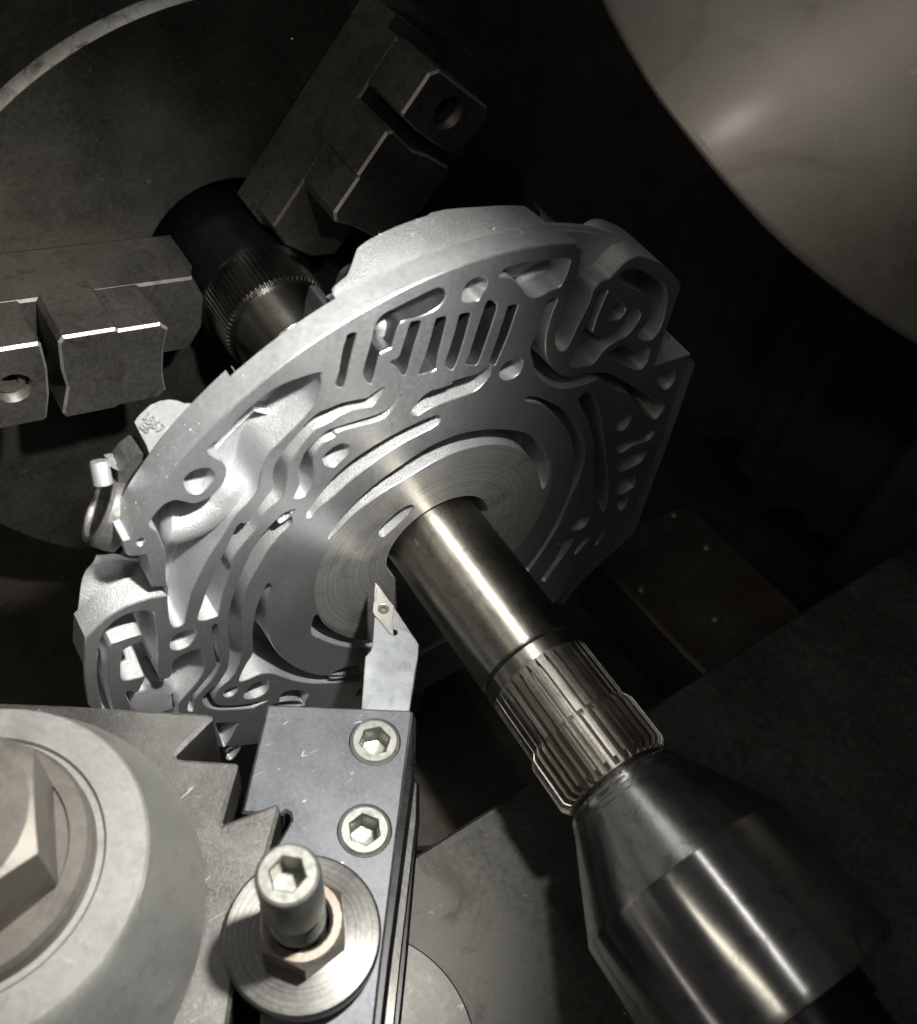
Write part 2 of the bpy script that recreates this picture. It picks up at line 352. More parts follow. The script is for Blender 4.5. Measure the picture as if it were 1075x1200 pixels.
edge = [Vector(on_drum(p)) for p in ((655, -150), (680, -70), (705, 0), (740, 65), (775, 120), (825, 185), (875, 243), (912, 281), (955, 319), (1015, 365), (1070, 401), (1130, 434), (1230, 480))]
edge = spline(edge, 8, False)
mb = MB(); rings = []
for R_, ts in ((0, (0, .4, 1.2, 3, 40, 140, 330)), (-2.4, (330, 140, 40, 3, 1.2, .4, 0))):
    for t in ts:
        R = GR+R_+(-.9 if t == 0 else -.3 if t == .4 else 0)*(1 if R_ == 0 else -.6)
        rings.append([GC+(GN*math.cos(e.x)+GB*math.sin(e.x))*R+GA*(e.y+t) for e in edge])
rings.append(rings[0])
mb.loft(rings, 0, False, True)
finish(mb.build('chuck_guard', M_GUARD, auto=50), 'large curved brownish steel guard sheet with a glowing reflection, top right corner', 'guard')

# ------------------------------------------------------------------ chuck
XC, RC = -172.0, 107.0
ch = empty('lathe_chuck', (XC, 0, 0), 'big round oily three jaw chuck in the upper left, behind the casting', 'chuck')
CY_, CZ_, RF = 10.8, -43.2, 149.8            # the body's face circle
def ring_x(x, r, cy=CY_, cz=CZ_, n=192): return [(x, cy+r*math.cos(2*PI*i/n), cz+r*math.sin(2*PI*i/n)) for i in range(n)]
mb = MB()
mb.loft([ring_x(XC-70, .01, 0, 0), ring_x(XC-70, 35, 0, 0), ring_x(XC-1, 35, 0, 0), ring_x(XC, 36, 0, 0), ring_x(XC, RF), ring_x(XC-4.2, RF+2.6), ring_x(XC-75, RF+2.6), ring_x(XC-76, RF), ring_x(XC-76, 60), ring_x(XC-120, 60)], 0, True, True)
mb.build('chuck_body', M_CHUCK, ch, auto=22)
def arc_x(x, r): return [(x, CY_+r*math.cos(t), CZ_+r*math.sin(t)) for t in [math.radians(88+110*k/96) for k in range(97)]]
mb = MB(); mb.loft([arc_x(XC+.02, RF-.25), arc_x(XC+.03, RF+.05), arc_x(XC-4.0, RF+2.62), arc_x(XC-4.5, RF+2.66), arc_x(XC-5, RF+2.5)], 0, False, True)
mb.build('lit_worn_edge', metal('lit_worn_edge_steel', (.42, .41, .38), (.65, .64, .60), (.4, .55), .8, .05, 1, .05, spots=(.10, .095, .08), spot_scale=.1, spot_amt=.9), ch, auto=40)  # worn edge, brightened only along the lit left arc; shaded right arc stays dark
def rib(mb, r, r0, r1, t0, t1, x0, x1, chx=.0, mat=0):
    """box in jaw space: radial r0..r1, tangential t0..t1, axial x0..x1, bevelled front edge"""
    er = Vector((0, math.cos(r), math.sin(r))); et = Vector((0, -math.sin(r), math.cos(r)))
    def q(a, b, x): return Vector((x, 0, 0))+er*a+et*b
    c = chx
    rings = [[q(r0, t0, x0), q(r1, t0, x0), q(r1, t1, x0), q(r0, t1, x0)], [q(r0, t0, x1-c), q(r1, t0, x1-c), q(r1, t1, x1-c), q(r0, t1, x1-c)]]
    if c: rings.append([q(r0+c, t0+c, x1), q(r1-c, t0+c, x1), q(r1-c, t1-c, x1), q(r0+c, t1-c, x1)])
    mb.loft(rings, mat, True, False, True, True)
def jaw(ang, parent):
    a = math.radians(ang); er = Vector((0, math.cos(a), math.sin(a)))
    HW = 17.5; xb, xf = -150.0, -113.0
    mb = MB()
    rib(mb, a, 26, 118, -13, 13, XC+.3, xb+.2)                       # master jaw in its slot
    # stepped top jaw: inner gripping step, tall block, deep gap, outer block with its bolt
    et = Vector((0, -math.sin(a), math.cos(a)))
    def P3(p, x): v = er*p.x+et*p.y; return (x, v.y, v.z)
    hole = ngon2((104, 0), 6.2, 28)
    chf = .9
    def block(out, x0, x1, holes=(), em=1):
        L = ccw([Vector(p) for p in out]); top = offset(L, -chf)
        ov, of = fill([top]+list(holes), lambda c: pip(c, top) and not any(pip(c, h) for h in holes))
        mb.add([P3(p, x1) for p in ov], of)
        mb.loft([[P3(p, x0) for p in L], [P3(p, x1-chf) for p in L]], 0, True, False)
        mb.loft([[P3(p, x1-chf) for p in L], [P3(p, x1) for p in top]], em, True, False)
        for h in holes: mb.loft([[P3(p, x1) for p in h], [P3(p, x1-13) for p in h]], 0, True, True)
        ov, of = fill([L], lambda c: pip(c, L)); mb.add([P3(p, x0) for p in ov], of)
    block(((26, -7), (31, -HW+.3), (113, -HW+.3), (113, HW-.3), (31, HW-.3), (26, 7)), xb, -137, (), 0)
    block(((50, -HW+3), (53, -HW), (68, -HW), (69, -HW-.9), (87, -HW-.9), (88.5, -HW+1.5), (88, -4), (86.5, 4), (88.5, HW-1.5), (87, HW+.9), (69, HW+.9), (68, HW), (53, HW), (50, HW-3), (51.5, 6), (51.5, -6)), -137.2, xf)
    block(((94, -HW+1), (95, -HW), (111, -HW), (114, -HW+3), (114, HW-3), (111, HW), (95, HW), (94, HW-1), (92.6, 6), (92.6, -6)), -137.2, xf, [hole])
    # serration groove along the side
    o = mb.build('jaw', [M_JAW, M_JEDGE], parent)
    c = er*104; mb = MB()
    hexl = ngon2((0, 0), 2.9, 6, .3)
    u, v, ax = basis((1, 0, 0))
    def Q(p, x): w_ = c+u*p.x+v*p.y; return (x, w_.y, w_.z)
    ring = ngon2((0, 0), 5.0, 28); ov, of = fill([ring, hexl], lambda k: pip(k, ring) and not pip(k, hexl))
    mb.add([Q(p, xf-4) for p in ov], of)
    mb.loft([[Q(p, xf-14) for p in ngon2((0, 0), 5.6, 28)], [Q(p, xf-4.6) for p in ngon2((0, 0), 5.6, 28)], [Q(p, xf-4) for p in ring]], 0, True, True)
    mb.loft([[Q(p, xf-4) for p in hexl], [Q(p, xf-9) for p in hexl]], 0, True, False, False, True)
    mb.build('jaw_bolt', M_NUT, o, auto=40)
    return o
M_JEDGE = metal('jaw_edge_wear', (.42, .41, .38), (.58, .57, .53), (.4, .55), .8, .1, 1.5, .05)
for ang in (171, 51.5, 291): jaw(ang, ch)

# driving mandrel between chuck and casting
md = empty('drive_mandrel', (-120, 0, 0), 'black stepped sleeve with a fine splined ring between chuck and casting', 'mandrel')
mb = MB(); lathe(mb, [(-230, 25), (-142.5, 25.4), (-141, 24.6), (-141, .01)], (0, 0, 0), (1, 0, 0), 96); mb.build('sleeve', M_BLACK, md, auto=30)
mb = MB(); prof = []
for i in range(70*4):
    a = 2*PI*i/(70*4); r = 23.0 if i % 4 in (0, 1) else 22.2; prof.append((r*math.cos(a), r*math.sin(a)))
mb.loft([[(-141.5, y, z) for y, z in prof], [(-122.6, y, z) for y, z in prof], [(-121.4, y*.965, z*.965) for y, z in prof]], 0, True, False, False, True)
mb.build('splined_ring', metal('dark_spline_steel', (.14, .138, .13), (.2, .197, .185), (.25, .4), 1, .1, 1, .01), md)
mb = MB(); lathe(mb, [(-121.6, 20.4), (-99, 20.4), (-98, 19.6), (-60, 19.6), (-14, 19.6)], (0, 0, 0), (1, 0, 0), 96)
mb.build('collar', metal('dark_turned_steel', (.36, .345, .30), (.46, .445, .40), (.26, .34), 1, .1, 1.4, .01, aniso=.85, tan='axial', ring=.4), md, auto=30)

# ------------------------------------------------------------------ the casting
hs = empty('pump_housing', (0, 0, 0), 'grey cast aluminium pump housing with maze-like channels and a splined steel shaft', 'casting')
def arc(r, a0, a1, n):   # angle from +Z towards +Y, degrees -> (y, z)
    return [Vector((r*math.sin(math.radians(a0+(a1-a0)*i/(n-1))), r*math.cos(math.radians(a0+(a1-a0)*i/(n-1))))) for i in range(n)]
def S2(spec, sub=4): return spline(face_yz(spec), sub, True)
# --- outline of the machined face
right = spline(face_yz('T6 884,240 908,262 914,292 890,400 865,460 820,600 782,700 760,770 765,830 790,860 830,828 870,742 900,682 950,580 975,505 1010,462 '
                       'T7 470,252 525,230 560,190 610,140 680,105 750,115 860,170 940,258 942,270 935,310 895,420 855,538'), 4, False)
right += face_yz('T7 785,746 1000,675 995,690 960,790 905,940 830,1170 T8 940,330 840,600 745,880 560,1052 500,1100 PX 676,676 655,702')
left = face_yz('T2 110,730 95,600 90,500 95,400') + spline(face_yz('T2 100,340 170,270 250,205 350,150 450,115 T1 500,1000 580,988 578,985'), 3, False)
left += face_yz('T1 577,935 548,938 492,943 486,900 478,840 470,756') + spline(face_yz('T1 462,750 420,757 370,760 335,738 318,695 320,670'), 4, False)
rim0 = math.degrees(math.atan2(*face_yz('T1 328,655')[0])); rim1 = math.degrees(math.atan2(*face_yz('T6 876,238')[0]))
pl = left[0]; pr = right[-1]
aL = math.degrees(math.atan2(pl.x, pl.y)); aR = math.degrees(math.atan2(pr.x, pr.y))
bottom = [Vector((math.sin(math.radians(a))*r, math.cos(math.radians(a))*r)) for a, r in
          [(aR+(aL+360-aR)*t, pr.length*(1-t)+pl.length*t - 9*math.sin(PI*t)) for t in [i/22 for i in range(1, 22)]]]
outline = ccw(clean(arc(115, rim0, rim1, 90) + right + bottom + left, .15))

# --- pockets seen in the face: (name, depth, floor?, trace)
POCK = []
def pk(depth, spec, sub=4, thru=False, draft=.03): POCK.append((depth, ccw(clean(spline(face_yz(spec), sub))), thru, draft))
BIGA = 'T3 880,182 882,215 880,260 862,330 838,382 800,430 720,512 640,592 582,652 542,732 520,820 510,872 470,932 380,1022 300,1150 T1 830,752 770,862 722,980 692,1100 680,1150 645,1172 612,1168 592,1110 584,1000 574,880 568,740 542,660 520,612 490,592 478,570 500,528 530,490 572,452 630,432 682,442 750,450 850,402 912,330 930,252 900,202 T3 275,690 222,652 232,612 280,580 340,522 400,455 480,380 560,312 640,262 770,212'
pk(13, BIGA, 3)
pk(9, 'T1 680,322 700,285 740,258 795,244 845,250 862,282 850,322 812,362 765,388 710,385', 4)
pk(9, 'T1 402,680 412,664 434,655 452,662 448,680 425,696 405,694', 4)
pk(17, 'T5 600,868 560,892 500,934 430,946 350,966 260,1002 T3 870,418 820,460 772,510 730,562 682,620 642,682 612,732 598,800 606,858 572,900 520,970 480,1030 440,1068 T4 245,80 172,230 110,340 62,470 22,590 12,628 40,636 118,612 132,590 142,530 172,430 198,352 202,300 232,240 290,170 350,100 T3 540,1022 600,962 650,920 672,860 682,790 697,720 742,650 802,570 870,502 950,460 T5 380,1012 500,986 560,952 602,890', 3)
pk(17, 'T5 692,916 670,950 620,1000 550,1034 400,1080 290,1116 T3 900,540 850,590 800,640 770,700 755,760 760,830 740,882 724,918 760,915 802,892 830,840 836,760 836,690 852,650 902,590 962,556 T5 330,1128 450,1096 560,1066 640,1016 692,930', 3)
pk(15, 'T3 895,690 905,668 932,640 968,615 1005,601 1045,608 1052,632 1042,660 1000,702 955,733 912,728', 4)
pk(9, 'T3 632,1040 670,1006 722,986 728,996 692,1032 640,1062', 4)
pk(16, 'T4 545,0 490,30 402,120 322,240 252,400 222,480 192,600 185,690 190,740 200,800 195,872 180,932 128,1010 85,1040 40,1095 42,1120 62,1142 110,1160 220,1160 330,1150 350,1140 420,1104 280,1130 150,1136 112,1120 104,1090 140,1030 200,980 240,920 270,832 265,740 262,640 272,540 302,440 352,340 420,222 500,130 560,70', 3)
pk(20, 'T4 96,672 112,658 126,662 131,700 128,780 142,868 142,895 T2 850,572 790,640 742,700 732,765 702,762 722,680 782,610 850,530 870,490 855,420 846,330', 4)
pk(9, 'T2 600,374 620,332 680,297 742,294 746,328 712,378 652,408 608,404', 4)
KOUT = 'T2 170,480 176,400 202,320 262,250 332,206 420,182 480,182 504,202 515,300 525,450 530,556 545,578 570,580 598,566 610,540 612,490 650,450 720,416 774,406 788,440 800,514 762,590 692,670 645,740 660,860 560,960 330,960 235,860 190,700 172,600'
pk(13, KOUT, 4)
pk(8, 'T4 163,1064 178,1045 205,1032 242,1026 245,1044 212,1078 175,1088', 4)
pk(9, 'T4 280,1076 310,1030 375,992 418,990 425,1026 402,1062 345,1092 295,1095', 4)
pk(18, 'T4 420,420 380,500 352,580 336,660 332,740 333,830 300,885 262,960 258,995 310,980 380,951 460,951 560,986 680,1006 830,1003 1000,985 1000,940 880,957 800,958 720,958 620,930 520,870 450,790 416,700 406,620 416,520 440,440', 3)
pk(15, 'T4 688,625 712,601 728,620 745,650 792,690 880,734 960,752 1040,752 1040,785 960,798 868,790 790,770 722,742 676,712', 3, True)
pk(16, 'PX 386,628 402,606 424,582 446,563 470,546 500,526 533,511 560,505 584,503.5 617,508 637,526 644,543 642,565 636,573 630,550 620,536 606,526 590,522 570,522 550,526 528,533 500,546 480,558 449,577 416,602 390,629', 3)
pk(7, 'PX 444.5,624.4 449,616 466,600 480,592 485,594 481,601 466,616 450.6,628 446,628', 4)
pk(12, 'PX 515,487 505,489 480,500 450,516 420,535 395,556 375,580 359,604 366,605 378,592 395,578 415,560 440,541 470,520 500,505 516,494', 3)
pk(16, 'T5 830,925 900,880 1000,846 T6 50,1082 100,1060 200,1020 290,995 340,962 372,945 376,962 364,1010 300,1080 220,1120 100,1160 0,1202 T5 790,1036 764,1022 775,990', 3)
pk(20.5, 'T5 382,590 390,562 432,550 438,572 420,640 396,740 370,852 350,872 318,850 340,780 362,650', 3, True, .005)
pk(20.5, 'T5 600,442 700,390 800,340 880,300 920,287 955,300 962,338 940,378 890,420 800,460 732,475 690,500 662,580 640,640 580,670 560,730 526,850 482,800 496,720 530,600 555,500', 3, True, .005)
pk(20.5, 'T5 755,500 772,485 817,484 806,540 770,650 726,800 680,752 638,722 690,692 718,612', 3, True, .005)
pk(20.5, 'T5 905,478 925,462 968,459 956,530 918,680 905,764 850,785 815,795 808,780 840,700 872,600', 3, True, .005)
pk(20.5, 'T6 192,655 210,640 256,636 252,672 220,790 186,900 152,968 108,936 130,870 168,750', 3, True, .005)
pk(20.5, 'T6 352,578 372,560 414,592 390,680 350,800 302,928 268,940 230,930 256,870 290,760 330,640', 3, True, .005)
pk(20.5, 'T6 478,604 492,592 535,590 520,640 480,760 430,880 400,940 368,920 392,860 440,720', 3, True, .005)
pk(18, 'T6 716,560 768,553 745,612 722,680 702,760 697,840 706,900 742,960 790,1000 860,1015 T7 340,800 420,786 520,790 600,830 700,890 790,948 842,972 838,1000 802,1050 780,1056 740,1022 700,980 652,922 620,902 560,890 480,834 450,824 370,856 270,880 200,870 130,830 92,780 76,720 62,650 T6 628,800 660,722 690,640', 3)
pk(9, 'T6 430,980 450,940 510,905 556,904 562,940 540,990 475,1030 435,1008', 4)
pk(8, 'T6 208,545 240,460 300,427 346,435 356,470 330,512 300,560 235,572', 4)
pk(11, 'T6 740,320 836,318 838,352 812,430 780,480 710,511 640,546 590,526 540,466 480,426 428,424 455,382 510,356 600,335', 3)
pk(13, 'T7 452,325 470,312 511,305 498,340 460,430 430,520 424,552 472,570 540,546 600,500 650,432 690,415 706,440 680,500 620,570 560,600 500,640 460,690 420,735 350,752 302,746 300,700 350,590 386,500 420,400', 3)
pk(9, 'T7 510,452 540,402 590,382 616,396 606,440 570,475 530,476', 4)
pk(15, 'T7 580,232 610,190 660,175 740,200 830,260 860,312 852,420 820,520 770,590 712,590 690,552 722,520 760,460 770,400 740,340 662,292 590,262', 3)
pk(12, 'T7 510,682 560,640 610,625 650,655 700,660 760,640 752,690 730,740 690,770 620,742 560,712', 3)
pk(9, 'T7 828,866 810,850 806,820 830,790 900,770 911,800 890,850 852,884', 4)
pk(10, 'T8 655,300 690,255 740,226 751,242 730,290 690,326', 4)
pk(12, 'T8 664,438 680,406 760,378 840,345 870,320 886,335 850,380 760,410 690,454', 3)
pk(12, 'T8 668,515 740,470 830,446 836,465 800,510 700,560 670,552', 3)
pk(12, 'T8 664,684 690,622 768,592 771,640 740,670 690,695', 3)
pk(11, 'T8 665,762 690,726 730,715 721,760 690,790', 3)
pk(14, 'T8 445,155 470,111 500,105 530,130 560,200 580,300 600,470 612,600 610,720 590,800 558,742 545,650 545,570 540,480 530,370 500,262', 3, True)
pk(12, 'T8 130,150 150,125 200,130 280,160 360,210 420,280 460,360 478,430 470,520 440,620 400,700 335,860 252,1000 152,1145 132,1130 240,985 325,830 384,690 405,620 420,520 412,430 385,335 330,262 240,182 180,160', 3)
pk(9, 'T8 400,895 440,846 495,825 501,850 470,890 420,910', 4)
pk(10, 'T8 310,986 340,955 408,950 400,985 360,1050 300,1130 250,1200 225,1195 300,1080 345,1000', 3)
pk(9, 'T8 480,948 500,962 440,1032 418,1046 440,1000', 3)
pk(9, 'T8 575,905 590,925 560,980 542,990 555,945', 3)
pk(12, 'T2 866,846 900,836 992,838 988,850 970,890 922,970 905,962 888,910', 3)
pk(12, 'T2 1006,970 1000,1000 960,1050 930,1048 935,1010 960,982', 3)
pk(12, 'T4 490,1108 508,1062 570,1046 660,1058 645,1100 620,1140 500,1150', 3)
# dark pockets on the lower quarter, mostly behind the tool and the shaft
for a, r, ln in ((150, 80, 9), (163, 88, 8), (178, 72, 9), (194, 86, 8), (208, 70, 8), (222, 88, 7)):
    c = Vector((r*math.sin(math.radians(a)), r*math.cos(math.radians(a)))); t = Vector((math.cos(math.radians(a)), -math.sin(math.radians(a)))); nn = Vector((-t.y, t.x))
    POCK.append((12, ccw(clean(spline([c-t*ln-nn*2, c-nn*3.4, c+t*ln-nn*2, c+t*ln+nn*2, c+nn*3, c-t*ln+nn*2], 4))), False, .03))
hole = ccw(ngon2((0, 0), 20.2, 72)); POCK.append((16, hole, True, 0))
ISL = [ccw(clean(spline(face_yz('T2 245,386 300,356 415,320 436,334 422,360 352,394 318,425 310,500 320,584 402,574 449,565 436,610 402,660 352,650 342,682 372,750 392,860 290,860 256,700 241,600 240,480'), 4)))]

MILL = set()
for q_, P_ in enumerate(POCK):
    if abs(P_[0]-20.5) < .01: MILL.add(q_)
mb = MB()
C0 = .28
holes_top = [offset(L, C0*.8) for d, L, t, dr in POCK]
isl_top = [offset(L, -C0*.8) for L in ISL]
out_top = offset(outline, -.35)
hubR = 47.0
hubring = ccw(ngon2((0, 0), hubR, 120))
def on_face(c): return pip(c, out_top) and ((not any(pip(c, h) for h in holes_top)) or any(pip(c, i) for i in isl_top))
ov, of = fill([out_top]+holes_top+isl_top+[hubring], on_face)
fa = [f for f in of if (sum((ov[i] for i in f), Vector((0, 0)))/3).length >= hubR]; fb = [f for f in of if (sum((ov[i] for i in f), Vector((0, 0)))/3).length < hubR]
mb.add([(0, p.x, p.y) for p in ov], fa, 0); mb.add([(0, p.x, p.y) for p in ov], fb, 1)
def X3(L, x): return [(x, p.x, p.y) for p in L]
mb.loft([X3(out_top, 0), X3(outline, -.35)], 0, True, False)
# outer wall: machined rim where it is the turned radius, cast skin elsewhere
def i_ang(p): return math.degrees(math.atan2(p.x, p.y))
n = len(outline)
for i in range(n):
    a, b = outline[i], outline[(i+1) % n]
    isr = abs(a.length-115) < .25 and abs(b.length-115) < .25 and -60 < math.degrees(math.atan2(a.x, a.y)) < 20
    x1 = (-10.5 if i_ang(a) < -33.4 else -8.0) if isr else (-9.0 if (a.x < -70 and a.y > 12) else -20.0)
    tp_ = lambda p: p*(.925 if (p.x < -78 and p.y < 12) else 1)
    an, bn = (a, b) if isr else (tp_(a), tp_(b))
    mb.add([(-.35, a.x, a.y), (-.35, b.x, b.y), (x1, bn.x, bn.y), (x1, an.x, an.y)], [(0, 1, 2, 3)], 2 if isr else 3, True)
    if isr and not -47 < i_ang(a) < -25:      # back side of the overhanging rim, and the little end face where the rim steps
        mb.add([(x1, a.x, a.y), (x1, b.x, b.y), (x1-.3, b.x*.988, b.y*.988), (x1-.3, a.x*.988, a.y*.988)], [(0, 1, 2, 3)], 3, False)
    if isr and (i_ang(a) < -33.4) != (i_ang(b) < -33.4):
            e_ = b if i_ang(a) < -33.4 else a
            mb.add([(-8, e_.x, e_.y), (-10.5, e_.x, e_.y), (-10.6, e_.x*.994, e_.y*.994), (-8, e_.x*.994, e_.y*.994)], [(0, 1, 2, 3)], 3, False)
def cast_noise(y, z, amp=.5):
    return amp*(noise.noise((y*.09, z*.09, 3.1))+.5*noise.noise((y*.25, z*.25, 7.7)))
def pocket(L, depth, thru, draft, isl=(), wm=3):
    f = min(1.2, depth*.12)
    rings = [(0, C0*.8), (-C0, 0), (-depth*.5, -draft*depth*.5), (-(depth-f), -draft*depth), (-(depth-f*.3), -draft*depth-f*.35), (-depth, -draft*depth-f*.9)]
    if thru: rings = rings[:3]+[(-depth, -draft*depth)]
    R = [X3(offset(L, o), x) for x, o in rings]
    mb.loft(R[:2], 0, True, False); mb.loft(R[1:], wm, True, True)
    if thru: return
    fl = offset(L, rings[-1][1]); il = []
    for I in isl:
        Ri = [X3(offset(I, o), x) for x, o in ((0, -C0*.8), (-C0, 0), (-depth*.5, .3), (-(depth-1), .7), (-depth, 1.6))]
        mb.loft(Ri[:2], 0, True, False); mb.loft(Ri[1:], 3, True, True); il.append(offset(I, 1.6))
    ys = [p.x for p in fl]; zs = [p.y for p in fl]; ex = []
    y = min(ys)
    while y < max(ys):
        z = min(zs)
        while z < max(zs):
            q = Vector((y+random.uniform(-.3, .3), z+random.uniform(-.3, .3)))
            if pip(q, fl) and not any(pip(q, i) for i in il): ex.append(q)
            z += 1.7
        y += 1.7
    ov, of = fill([fl]+il, lambda c: pip(c, fl) and not any(pip(c, i) for i in il), ex)
    nb = len(fl)+sum(len(i) for i in il)
    mb.add([(-depth+(cast_noise(p.x, p.y, .9) if k >= nb else 0), p.x, p.y) for k, p in enumerate(ov)], of, 3, True)
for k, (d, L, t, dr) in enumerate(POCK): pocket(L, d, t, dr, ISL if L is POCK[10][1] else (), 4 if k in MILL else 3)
def tube(pts, rad, seg=12, mat=3):
    P = spline([Vector(p) for p in pts], 5, False); rings = []
    R = [rad[0]+(rad[-1]-rad[0])*i/(len(P)-1) for i in range(len(P))] if len(rad) == 2 else [rad[min(len(rad)-1, int(i*len(rad)/len(P)))] for i in range(len(P))]
    for i, p in enumerate(P):
        t = (P[min(i+1, len(P)-1)]-P[max(i-1, 0)]).normalized(); u, v, a = basis(t)
        k = max(.02, math.sqrt(max(0, 1-max(0, 1-min(i, len(P)-1-i)/3)**2)))
        rings.append([p+(u*math.cos(2*PI*j/seg)+v*math.sin(2*PI*j/seg))*R[i]*k*(1+.05*noise.noise(p*.4+u*j)) for j in range(seg)])
    mb.loft(rings, mat, True, True)
def at3(tile, x, y, dep): return at(trace('%s %g,%g' % (tile, x, y))[0], 0, -dep)
# cast passages and ridges on the floor of the big corner pocket
tube([at3('T1', 540, 560, 9), at3('T1', 640, 555, 8.2), at3('T1', 760, 510, 7.8), at3('T1', 870, 430, 7.5), at3('T1', 940, 340, 7.5), at3('T1', 965, 270, 8.5)], [6.2, 5.0], 18)
tube([at3('T3', 585, 425, 13.2), at3('T3', 650, 375, 11.5), at3('T3', 720, 315, 10.8), at3('T3', 775, 270, 10.8)], [1.8, 2.4], 12)
tube([at3('T1', 640, 1080, 12), at3('T1', 660, 920, 12.2), at3('T1', 740, 720, 12.6), at3('T1', 800, 640, 13)], [2.6, 1.6], 12)
# lumps in the lower left pocket
def boss(spec, xt, xb):
    L = ccw(clean(spline(face_yz(spec, xt), 4)))
    rs = [X3(offset(L, o), x) for o, x in ((-1.6, xt), (-.7, xt-.35), (0, xt-1.2), (.6, (xt+xb)/2), (1.4, xb))]
    mb.loft(rs, 3, True, True); T = offset(L, -1.6); ov, of = fill([T], lambda c: pip(c, T)); mb.add([(xt, p.x, p.y) for p in ov], of, 3, True)
boss('T2 345,655 440,645 470,610 530,580 600,595 640,650 610,690 640,730 600,770 480,790 380,780', -4, -14)
boss('T2 640,560 700,530 770,540 780,570 720,640 660,660', -8, -14)
# bridges across channels
tube([at3('T4', 250, 90, 8), at3('T4', 340, 110, 8)], [3.2, 3.2], 12)
tube([at3('T4', 150, 260, 9), at3('T4', 210, 330, 9)], [2.6, 2.6], 12)
tube([at3('T5', 570, 450, 8), at3('T5', 610, 540, 6.5), at3('T5', 600, 650, 8)], [3.0, 3.0], 14)
tube([at3('T6', 520, 450, 9), at3('T6', 600, 410, 8), at3('T6', 680, 370, 8), at3('T6', 730, 320, 9)], [3.0, 2.0], 14)
tube([at3('T4', 190, 720, 10), at3('T4', 265, 760, 10)], [3.0, 3.0], 12)
# --- cast flange behind the machined face
FL = ('PX 120,860 116,826 112,790 109,760 97,740 89,722 93,700 103,684 120,676')
fl_left = face_yz(FL, -21)
fl = fl_left + arc(96, -64, -52, 10) + arc(100, -47, -36, 10) + arc(90, -34, -20, 12) + arc(104, -18.5, 36, 40)
fl += [q*.985 for q in face_yz('PX 786,388 811,415 782,500 740,615 702,650 674,676 655,702', -14)]
fl += [q*.97 for q in bottom]
fl = ccw(clean(fl, .2)); flc = offset(fl, -.9)
# cast band behind the turned rim: same radius, its back edge steps in and out
def on_cyl_x(p, R):
    r = ray(p); a = r.y**2+r.z**2; b = 2*(CAM.y*r.y+CAM.z*r.z); c = CAM.y**2+CAM.z**2-R*R
    return CAM + r*((-b-math.sqrt(max(0, b*b-4*a*c)))/(2*a))
RB = 114.8
bk = [on_cyl_x(p, RB) for p in ((389, 344), (388, 336), (406, 321), (411, 309), (418, 289), (430, 280), (465, 263), (500, 251), (503, 248), (520, 244), (560, 241), (597, 239), (616, 240), (626, 249), (638, 259), (664, 260), (700, 266), (730, 283), (754, 296), (784, 313), (797, 330))]
bk = [(math.degrees(math.atan2(q.y, q.z)), q.x) for q in bk]
def xback(a):
    for (a0, x0), (a1, x1) in zip(bk, bk[1:]):
        if min(a0, a1) <= a <= max(a0, a1) and abs(a1-a0) > 1e-6: return x0+(x1-x0)*(a-a0)/(a1-a0)
    return bk[-1][1] if a > bk[-1][0] else bk[0][1]
AN = [bk[0][0]+.05+(33.5-bk[0][0])*i/150 for i in range(151)]
while xback(AN[0]) > -9.2: AN.pop(0)
def pc(a, r, x): a = math.radians(a); return (x, r*math.sin(a), r*math.cos(a))
rows = [[pc(a, 100, -7.6) for a in AN], [pc(a, RB-.9, -7.6) for a in AN], [pc(a, RB-.9, -8.5) for a in AN], [pc(a, RB, -8.7) for a in AN]]
for t in (.33, .66): rows.append([pc(a, RB+.35*noise.noise((a*.12, t*3, 5)), -8.7+(min(-9.5, xback(a))+8.7)*t) for a in AN])
rows += [[pc(a, RB-.1, min(-9.5, xback(a))+.5) for a in AN], [pc(a, RB-.8, min(-9.5, xback(a))) for a in AN], [pc(a, 100, min(-9.5, xback(a))-1) for a in AN]]
mb.loft(rows, 3, False, True)
for e in (0, -1): mb.add([r[e] for r in rows], [list(range(len(rows)))], 3)
xf_, xb_ = -9.0, -21.0
ov, of = fill([flc, outline], lambda c: pip(c, flc) and not pip(c, outline))
mb.add([(xf_, p.x, p.y) for p in ov], of, 3, False)
mb.loft([X3(flc, xf_), X3(fl, xf_-.9), X3(fl, -15), X3(offset(fl, -.5), xb_)], 3, True, False)
ov, of = fill([fl, hole], lambda c: pip(c, fl) and not pip(c, hole)); mb.add([(xb_, p.x, p.y) for p in ov], of, 3)
# sloping cast shoulder of the lower left lobe
def strip(specA, xA, specB, xB, k=14, mat=3, bulge=0):
    A = [at(p, 0, xA) for p in trace(specA)]; B = [at(p, 0, xB) for p in trace(specB)]
    A = spline(A, 6, False); B = spline(B, 6, False)
    def res(P, m):
        d = [0]
        for i in range(1, len(P)): d.append(d[-1]+(P[i]-P[i-1]).length)
        out = []
        for q in range(m):
            t = d[-1]*q/(m-1); i = max(j for j in range(len(d)) if d[j] <= t+1e-9); i = min(i, len(P)-2)
            out.append(P[i].lerp(P[i+1], (t-d[i])/max(1e-9, d[i+1]-d[i])))
        return out
    A = res(A, 40); B = res(B, 40)
    rows = []
    for j in range(k+1):
        t = j/k; rows.append([A[i].lerp(B[i], t)+Vector((bulge*math.sin(PI*t)+.4*noise.noise(A[i].lerp(B[i], t)*.15), 0, 0))*min(1, 4*t*(1-t)) for i in range(40)])
    mb.loft(rows, mat, False, True)
strip('T1 578,988 500,1000 400,1036 300,1081 220,1141 160,1201 T2 100,338', -.4, 'T1 568,930 480,975 410,955 335,918 200,1000 100,1070 48,1112', -9.5, bulge=1.5)
